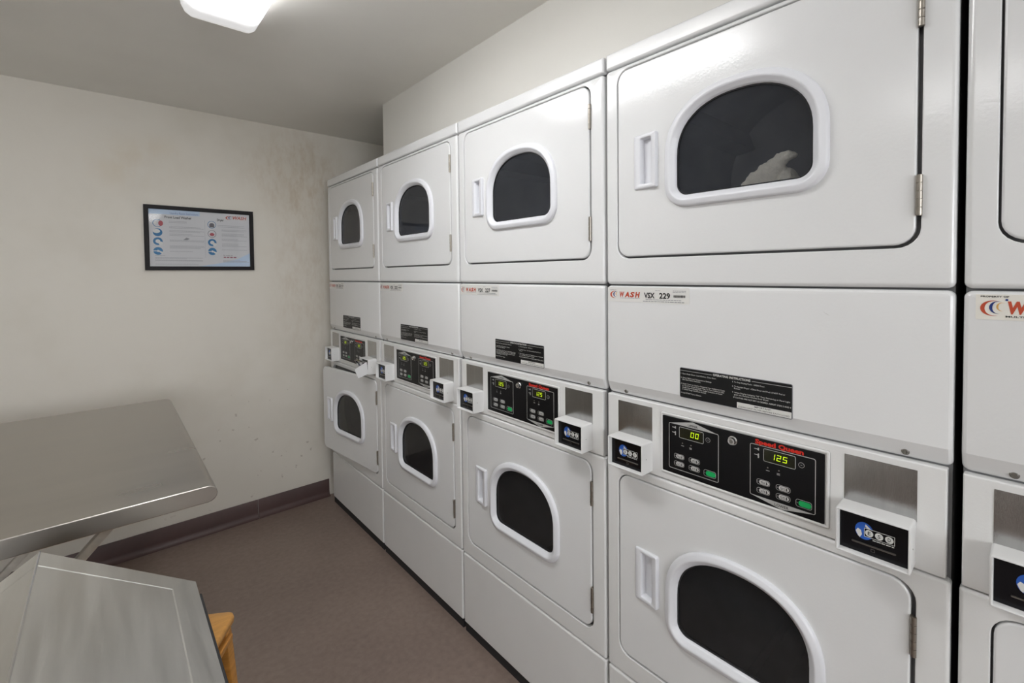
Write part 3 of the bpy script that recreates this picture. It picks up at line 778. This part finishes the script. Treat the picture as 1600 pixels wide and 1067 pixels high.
# open coin box cover on the farthest machine (right-hand coin box)
T0 = dryers[0]
cbR = [c for c in T0.children if c.name.startswith('coin_box')][1]
bm = bmesh.new()
P4 = [(-0.052, 0.955), (-0.114, 0.926), (-0.097, 0.880), (-0.045, 0.894)]
def slab(bm, pts, y, th):
    A = [bm.verts.new((a, y, b)) for a, b in pts]; B = [bm.verts.new((a, y+th, b)) for a, b in pts]
    strip(bm, A, B); bm.faces.new(A); bm.faces.new(B[::-1])
slab(bm, P4, -0.6400, 0.003)
fl = finish(bm, 'open_cover', WHITE, cbR, smooth=False)
bm = bmesh.new()
cyl(bm, (-0.030, -0.600, 0.944), (-0.066, -0.575, 0.950), 0.004, 8)
bar(bm, (-0.046, -0.625, 0.948), (-0.075, -0.560, 0.958), 0.018, 0.0015)
bar(bm, (-0.075, -0.560, 0.958), (-0.066, -0.585, 0.930), 0.016, 0.0015)
finish(bm, 'loose_bracket', CHROME, cbR, smooth=False)

# ------------------------------------------------------------------ towel in the upper drum
def towel():
    bm = bmesh.new()
    def blobv(c, r, rot=(0, 0, 0)):
        g = bmesh.ops.create_icosphere(bm, subdivisions=3, radius=1.0)
        from mathutils import Euler
        R = Euler([math.radians(a) for a in rot]).to_matrix()
        for v in g['verts']: v.co = R @ Vector((v.co.x*r[0], v.co.y*r[1], v.co.z*r[2]))+Vector(c)
    # mound at the bottom of the drum
    blobv((0.180, 0.335, 1.490), (0.075, 0.120, 0.060))
    blobv((0.160, 0.290, 1.530), (0.060, 0.070, 0.062))
    blobv((0.180, 0.390, 1.520), (0.050, 0.070, 0.058))
    blobv((0.140, 0.288, 1.580), (0.030, 0.018, 0.036), (-14, 0, 0))
    blobv((0.140, 0.330, 1.575), (0.030, 0.030, 0.022))
    blobv((0.215, 0.242, 1.565), (0.040, 0.035, 0.045))
    # the flap of towel that leans up to the right
    ch = [((0.128, 0.388, 1.563), 0.016, 0.010), ((0.124, 0.370, 1.580), 0.020, 0.013), ((0.121, 0.350, 1.595), 0.023, 0.016), ((0.120, 0.330, 1.608), 0.022, 0.017), ((0.119, 0.313, 1.621), 0.019, 0.016), ((0.120, 0.300, 1.632), 0.016, 0.014), ((0.122, 0.288, 1.638), 0.012, 0.011), ((0.125, 0.279, 1.638), 0.008, 0.008)]
    for c, a, b in ch: blobv(c, (0.013, a*1.12, b*1.15), (32, 0, 0))
    me = bpy.data.meshes.new('towel'); bm.to_mesh(me); bm.free()
    o = link('towel', me, TOWEL)
    r = o.modifiers.new('r', 'REMESH'); r.mode = 'VOXEL'; r.voxel_size = 0.004; r.use_smooth_shade = True
    s = o.modifiers.new('s', 'SMOOTH'); s.factor = 0.5; s.iterations = 4
    tx = bpy.data.textures.new('fold', 'CLOUDS'); tx.noise_scale = 0.03
    d = o.modifiers.new('d', 'DISPLACE'); d.texture = tx; d.strength = 0.010; d.mid_level = 0.5; d.texture_coords = 'LOCAL'
    tx2 = bpy.data.textures.new('terry', 'CLOUDS'); tx2.noise_scale = 0.006
    d2 = o.modifiers.new('d2', 'DISPLACE'); d2.texture = tx2; d2.strength = 0.004; d2.mid_level = 0.5; d2.texture_coords = 'LOCAL'
    o['label'] = 'crumpled cream towel inside the drum of the dryer with sticker 229'; o['category'] = 'towel'
towel()

# ------------------------------------------------------------------ long stainless work table
tb = empty('folding_table', (-1.69, 1.79, 0), 'long stainless steel work table with rounded edge and diagonal legs, near the far wall', 'table')
def twp(o, ex=0.0):      # geometry is written in world coordinates, then moved under its empty
    o.matrix_parent_inverse = Matrix.Translation(-Vector(tb.location)); return o
TZ = 0.88
y0, y1 = 1.235, 2.310
bm = bmesh.new()
x1, x0, hh, r = -0.822, -2.55, 0.040, 0.020
prof = []
for i in range(9):
    a = math.radians(90-180*i/8); prof.append((x1-r+r*math.cos(a), TZ-hh/2+(hh/2)*math.sin(a)))
for i in range(9):
    a = math.radians(-90-180*i/8); prof.append((x0+r+r*math.cos(a), TZ-hh/2+(hh/2)*math.sin(a)))
secs = []
for yy, d in ((y0, 0.0016), (y0+0.0016, 0.0), (y1-0.0016, 0.0), (y1, 0.0016)):
    cx, cz = (x0+x1)/2, TZ-hh/2
    secs.append([bm.verts.new((a+(d if a < cx else -d), yy, b+(d if b < cz else -d))) for a, b in prof])
for A, B in zip(secs, secs[1:]): strip(bm, A, B)
bm.faces.new(secs[0]); bm.faces.new(secs[-1][::-1])
twp(finish(bm, 'table_top', STEEL, tb, angle=28))
for yy in (1.45, 1.98):
    for sx in (1, -1):
        px = lambda x: x if sx > 0 else 2*(-1.69)-x
        bm = bmesh.new()
        bar(bm, (px(-0.955), yy, 0.838), (px(-1.655), yy, 0.065), 0.024, 0.020, 0.003)
        twp(finish(bm, 'leg', GALV, tb))
    bm = bmesh.new(); box(bm, (-1.86, yy-0.02, 0.0), (-1.52, yy+0.02, 0.07), 0.006); twp(finish(bm, 'foot', GALV, tb))
    bm = bmesh.new(); box(bm, (-2.45, yy-0.02, 0.826), (-0.93, yy+0.02, 0.843), 0.002); twp(finish(bm, 'support_rail', GALV, tb))
bm = bmesh.new(); bar(bm, (-1.69, 1.47, 0.045), (-1.69, 1.96, 0.045), 0.03, 0.02, 0.003); twp(finish(bm, 'stretcher', GALV, tb))

# ------------------------------------------------------------------ gable-lidded steel bin
BX, BY, BYf, RZ, EZ, HWD = -1.115, 1.081, 0.43, 0.900, 0.744, 0.2265
gb = empty('gabled_steel_bin', (BX, 0.75, 0), 'stainless steel bin with a gabled lid of two sloping rimmed panels, bottom left corner', 'bin')
slope = (RZ-EZ)/HWD
for side in (1, -1):
    bm = bmesh.new()
    def pt(u, v, h=0.0):     # u: 0 at ridge .. 1 at eave, v: y ; h: offset along the outward normal
        n = Vector((slope*side, 0, 1)).normalized()
        return Vector((side*u*HWD, v-0.75, RZ-slope*u*HWD))+n*h
    ys = [BY-0.75+0.75, BY-0.002+0.0, BY-0.048, BY-0.052, BYf+0.052, BYf+0.048, BYf]
    ys = [BY, BY-0.0492, BY-0.0508, BYf+0.0508, BYf+0.0492, BYf]
    us = [0.0, 0.010, 0.808, 0.815, 1.0]
    if side < 0: us = [0.0, 0.012, 0.80, 0.815, 1.0]
    def hgt(i, j):
        inner_u = 1 <= i <= 2; inner_v = 2 <= j <= 3
        return -0.0010 if (inner_u and inner_v) else 0.0
    G = [[bm.verts.new(pt(u, y, hgt(i, j))) for j, y in enumerate(ys)] for i, u in enumerate(us)]
    for i in range(len(us)-1):
        for j in range(len(ys)-1): bm.faces.new((G[i][j], G[i+1][j], G[i+1][j+1], G[i][j+1]))
    # folded-down skirt at the eave and gable ends
    def down(vs, dz=0.010):
        lo = [bm.verts.new(v.co+Vector((0, 0, -dz))) for v in vs]
        for a, b, c, d in zip(vs, vs[1:], lo[1:], lo): bm.faces.new((a, b, c, d))
    down(G[-1]); down([g[0] for g in G]); down([g[-1] for g in G])
    finish(bm, 'lid_panel', STEEL2, gb, angle=4)
bm = bmesh.new()
cyl(bm, (0, BY-0.75, RZ-0.0004), (0, BYf-0.75, RZ-0.0004), 0.0018, 8); finish(bm, 'ridge_seam', CHROME, gb)
for sx in (1, -1):
    bm = bmesh.new(); bar(bm, (sx*(HWD+0.0005), 0.300, EZ-0.017), (sx*(HWD+0.0005), BYf-0.745, EZ-0.017), 0.012, 0.014, 0.003)
    finish(bm, 'rubber_edging', DARKGAP, gb)
bm = bmesh.new(); box(bm, (-HWD+0.012, BYf-0.72, 0.05), (HWD-0.006, 0.27, EZ-0.02), 0.006)
# gabled end pieces close the lid
finish(bm, 'body', STEEL, gb)
bm = bmesh.new()
for yy in (0.262, BYf-0.715):
    A = [bm.verts.new((a, yy, b)) for a, b in ((-HWD+0.02, EZ-0.022), (HWD-0.02, EZ-0.022), (0, RZ-0.012))]
    B = [bm.verts.new((a, yy-0.004, b)) for a, b in ((-HWD+0.02, EZ-0.022), (HWD-0.02, EZ-0.022), (0, RZ-0.012))]
    strip(bm, A, B); bm.faces.new(A); bm.faces.new(B[::-1])
finish(bm, 'gable_end', STEEL, gb, smooth=False)
for sx in (-1, 1):
    for yy in (BYf-0.68, 0.23):
        bm = bmesh.new(); cyl(bm, (sx*0.18, yy, 0), (sx*0.18, yy, 0.052), 0.018, 16); finish(bm, 'foot', DARKGAP, gb)

# ------------------------------------------------------------------ wooden stool
ang = math.radians(30.0)    # heading of the seat
st = empty('wooden_stool', (-0.787, 1.297, 0), 'varnished light wooden stool half hidden behind the steel bin', 'stool')
e1 = Vector((math.sin(math.radians(-58)), math.cos(math.radians(-58)), 0)); e2 = Vector((math.sin(math.radians(207)), math.cos(math.radians(207)), 0))
e2 = Vector((e1.y, -e1.x, 0)) if False else Vector((-e1.y, e1.x, 0)).normalized()
if e2.y > 0: e2 = -e2
LN, WDT, SZ = 0.36, 0.26, 0.50
C0 = Vector((0.012, 0.018, 0))
def sp(a, b, z): return C0+e1*a+e2*b+Vector((0, 0, z))
bm = bmesh.new()
lp = rr(0, LN, 0, WDT, 0.022, n=6)
secs = []
for d, z in ((0.006, 0.476), (0.001, 0.481), (0.0, 0.490), (0.002, 0.497), (0.007, 0.500)):
    secs.append([bm.verts.new(sp(a, b, z)) for a, b in rr(0, LN, 0, WDT, 0.022, d=d, n=6)])
for A, B in zip(secs, secs[1:]): strip(bm, A, B)
bm.faces.new(secs[0][::-1]); bm.faces.new(secs[-1])
finish(bm, 'seat', WOODS, st, angle=50)
tops = [(0.022, 0.030), (LN-0.022, 0.030), (LN-0.022, WDT-0.030), (0.022, WDT-0.030)]
for a, b in tops:
    sa = -0.030 if a < LN/2 else 0.030; sb = -0.020 if b < WDT/2 else 0.020
    bm = bmesh.new(); bar(bm, sp(a+sa, b+sb, 0.0), sp(a, b, 0.478), 0.030, 0.026, 0.003, upv=tuple(e1)); finish(bm, 'leg', WOOD, st)
for (a, b), (c, d), z in ((tops[0], tops[1], 0.20), (tops[3], tops[2], 0.20), (tops[0], tops[3], 0.27), (tops[1], tops[2], 0.27)):
    bm = bmesh.new(); bar(bm, sp(a, b, z), sp(c, d, z), 0.016, 0.022, 0.002); finish(bm, 'rung', WOOD, st)
for (a, b), (c, d) in ((tops[0], tops[1]), (tops[3], tops[2]), (tops[0], tops[3]), (tops[1], tops[2])):
    bm = bmesh.new(); bar(bm, sp(a, b, 0.452), sp(c, d, 0.452), 0.046, 0.014, 0.001, upv=tuple(e1.cross(e2)) if False else (0, 0, 1)); finish(bm, 'apron', WOOD, st)

# ------------------------------------------------------------------ framed instructions on the far wall
pf = empty('framed_poster', (-0.625, YF, 1.586), 'black framed washer and dryer instruction sheet hung on the far wall', 'poster')
PW, PH = 0.4860, 0.3290     # outer size; local x along the wall, y towards the room is negative
def PM(y): return lambda a, b: (a, y, b)
def ploft(bm, loops, cap=False):
    R = [[bm.verts.new((a, y, b)) for a, b in l] for l, y in loops]
    for A, B in zip(R, R[1:]): strip(bm, A, B)
    if cap: bm.faces.new(R[-1])
fo = lambda d: [(-PW/2+d, -PH/2+d), (PW/2-d, -PH/2+d), (PW/2-d, PH/2-d), (-PW/2+d, PH/2-d)]
bm = bmesh.new(); ploft(bm, [(fo(0), -0.001), (fo(0), -0.016), (fo(0.002), -0.018), (fo(0.017), -0.018), (fo(0.0195), -0.015), (fo(0.0195), -0.006)])
finish(bm, 'frame', FRAME, pf, smooth=False)
bm = bmesh.new(); ploft(bm, [(fo(0.0185), -0.004), (fo(0.0185), -0.0075)], cap=True)
pr = finish(bm, 'print', mat('poster_paper', srgb(212, 212, 214), 0.6), pf, smooth=False)
bm = bmesh.new(); bm.faces.new([bm.verts.new((a, -0.0110, b)) for a, b in fo(0.019)]); face_to(finish(bm, 'poster_glass', PGLASS, pf, smooth=False), (0, -1, 0))
Y1 = -0.0080
IW, IH = PW-0.039, PH-0.039
# u: 0..1 across, v: 0..1 down
def uv(u, v): return (-IW/2+u*IW, IH/2-v*IH)
def pq(bm, u0, u1, v0, v1, y=Y1):
    a = uv(u0, v0); b = uv(u1, v1)
    bm.faces.new([bm.verts.new((p, y, q)) for p, q in ((a[0], a[1]), (b[0], a[1]), (b[0], b[1]), (a[0], b[1]))])
def pe(bm, u, v, r, y, k=1.0, a0=0, a1=360, n=28, r_in=0):
    c = uv(u, v)
    out = [(c[0]+r*math.cos(math.radians(a0+(a1-a0)*i/n)), c[1]+k*r*math.sin(math.radians(a0+(a1-a0)*i/n))) for i in range(n+(0 if a1-a0 == 360 else 1))]
    if r_in:
        inn = [(c[0]+r_in*math.cos(math.radians(a0+(a1-a0)*i/n)), c[1]+k*r_in*math.sin(math.radians(a0+(a1-a0)*i/n))) for i in range(n+1)]
        out = [(c[0]+r*math.cos(math.radians(a0+(a1-a0)*i/n)), c[1]+k*r*math.sin(math.radians(a0+(a1-a0)*i/n))) for i in range(n+1)]
        for i in range(n): bm.faces.new([bm.verts.new((p[0], y, p[1])) for p in (out[i], out[i+1], inn[i+1], inn[i])])
    else: bm.faces.new([bm.verts.new((p[0], y, p[1])) for p in out])
bm = bmesh.new()
pq(bm, 0.0, 0.48, 0.0, 0.085)
c = [uv(0.46, 1.0), uv(1.0, 1.0), uv(1.0, 0.74), uv(0.86, 0.86), uv(0.70, 0.93)]
bm.faces.new([bm.verts.new((p, Y1, q)) for p, q in c])
finish(bm, 'pale_blue_print', LIGHTBLUE, pr, smooth=False)
def ptxt(b, s, u, v, wd, h, y=Y1-0.0004, **k):
    p = uv(u, v); text(b, s, wd*IW, h*IH, lambda a, c_: (p[0]+a, y, p[1]+c_), **k)
bm = bmesh.new()
ptxt(bm, 'Front Load Washer', 0.145, 0.150, 0.255, 0.042, bold=0.02)
ptxt(bm, 'Dryer', 0.655, 0.150, 0.070, 0.042, bold=0.02)
ptxt(bm, 'For service, call:', 0.715, 0.800, 0.095, 0.020)
finish(bm, 'black_lettering', PRINTK, pr, smooth=False)
bm = bmesh.new(); ptxt(bm, 'Laundry Room Instructions', 0.195, 0.075, 0.270, 0.038); finish(bm, 'blue_lettering', mat('printed_slate_blue', srgb(105, 120, 165), .5), pr, smooth=False)
br = bmesh.new()
ptxt(br, 'WASH', 0.820, 0.105, 0.150, 0.062, shear=0.2, bold=0.02)
lg = uv(0.745, 0.105)
def pcres(b, s, z, k, kind):
    par = {'r': (0.95, .45, .95, .5, .33, 62, 292), 'n': (1.28, .5, .62, .4, .24, 62, 285)}[kind]
    pts = crescent(s+k*par[0], z+k*par[1], k*par[2], k*par[3], k*par[4], par[5], par[6])
    b.faces.new([b.verts.new((a, Y1-0.0004, c_)) for a, c_ in pts])
pcres(br, lg[0], lg[1]-0.002, 0.020, 'r'); finish(br, 'red_lettering', ORANGE, pr, smooth=False)
bm = bmesh.new(); pcres(bm, lg[0], lg[1]-0.002, 0.020, 'n'); finish(bm, 'navy_print', NAVY, pr, smooth=False)
bm = bmesh.new(); bars(bm, *[uv(0.715, 0)[0], uv(0.865, 0)[0]], uv(0, 0.835)[1], 0.0048, 0, seed=5, mapf=PM(Y1-0.0004), wmin=1, wmax=3); finish(bm, 'mauve_lettering', MAUVE, pr, smooth=False)
# round icons
icons = [(0.078, 0.245), (0.078, 0.405), (0.078, 0.560), (0.078, 0.730), (0.600, 0.225), (0.600, 0.395), (0.600, 0.555), (0.600, 0.720)]
bw, bb_, brd, bk = bmesh.new(), bmesh.new(), bmesh.new(), bmesh.new()
R0 = 0.0195
for k, (u, v) in enumerate(icons):
    full = k in (2, 3, 6, 7, 1)
    if full: pe(bb_, u, v, R0, Y1)
    else: pe(bb_, u, v, R0, Y1, a0=0, a1=359.9, r_in=R0*0.88) if k != 5 else pe(bk, u, v, R0, Y1, a0=0, a1=359.9, r_in=R0*0.9)
    if k in (2, 6): pe(bw, u, v, R0*0.50, Y1-0.0004); pe(bw, u+0.025, v+0.035, R0*0.45, Y1-0.0004)
    if k == 1: pe(bw, u-0.01, v-0.02, R0*0.75, Y1-0.0004, k=0.7)
    if k in (3, 7):
        pe(bw, u, v, R0*0.28, Y1-0.0004); c = uv(u, v)
        bw.faces.new([bw.verts.new((c[0]+a, Y1-0.0004, c[1]+b)) for a, b in ((-R0*1.2, R0*0.08), (-R0*0.3, R0*0.12), (-R0*0.3, -R0*0.12), (-R0*1.2, -R0*0.08))])
        bw.faces.new([bw.verts.new((c[0]+a, Y1-0.0004, c[1]+b)) for a, b in ((R0*1.1, -R0*0.3), (R0*0.3, R0*0.12), (R0*0.2, -R0*0.22), (R0*0.8, -R0*0.75))])
    if k == 0: pe(brd, u+0.030, v, R0*0.50, Y1-0.0004, k=1.4); pe(bw, u-0.02, v, R0*0.3, Y1-0.0004)
    if k == 5: pe(brd, u, v+0.01, R0*0.55, Y1-0.0004, k=0.75)
    if k == 4: pe(bk, u, v, R0*0.55, Y1-0.0004, k=0.75, a0=0, a1=180); c = uv(u, v); pq(bk, u-0.025, u+0.025, v, v+0.05, Y1-0.0004)
finish(bb_, 'blue_icons', SKYB, pr, smooth=False); finish(bw, 'white_icon_print', PRINTW, pr, smooth=False)
finish(brd, 'red_icon_print', mat('printed_dusty_red', srgb(175, 75, 85), .5), pr, smooth=False); finish(bk, 'grey_icon_print', mat('printed_dark_grey', srgb(95, 90, 98), .5), pr, smooth=False)
# blocks of small print
bm = bmesh.new(); sd = 10
for u0, u1, vs in ((0.185, 0.44, (0.205, 0.225)), (0.185, 0.52, (0.300, 0.320, 0.368, 0.388, 0.430, 0.452)), (0.185, 0.52, (0.535, 0.555, 0.635, 0.655, 0.675, 0.735)),
                   (0.05, 0.19, (0.815,)), (0.05, 0.50, (0.850, 0.868, 0.890, 0.905, 0.960)), (0.66, 0.95, (0.235, 0.262)), (0.70, 0.97, (0.315, 0.335, 0.390, 0.410, 0.430, 0.490, 0.512, 0.575, 0.600, 0.622, 0.690)),
                   (0.71, 0.99, (0.885, 0.905, 0.925))):
    for v in vs:
        sd += 1; e = u1-(u1-u0)*random.Random(sd).choice((0, 0, 0.1, 0.35))
        bars(bm, uv(u0, 0)[0], uv(e, 0)[0], uv(0, v)[1], 0.0020, 0, seed=sd, mapf=PM(Y1-0.0003), wmin=2, wmax=5, gap=0.6)
pq(bm, 0.527, 0.529, 0.15, 0.84)
finish(bm, 'small_print', mat('printed_faint_grey', srgb(165, 165, 170), .6), pr, smooth=False)['kind'] = 'stuff'
bm = bmesh.new(); c = uv(0.345, 0.505)
bm.faces.new([bm.verts.new((c[0]+a, Y1-0.0004, c[1]+b)) for a, b in ((-0.014, -0.006), (0.004, -0.006), (0.014, 0.002), (0.0, 0.007))]); finish(bm, 'card_icon', PRINTG, pr, smooth=False)
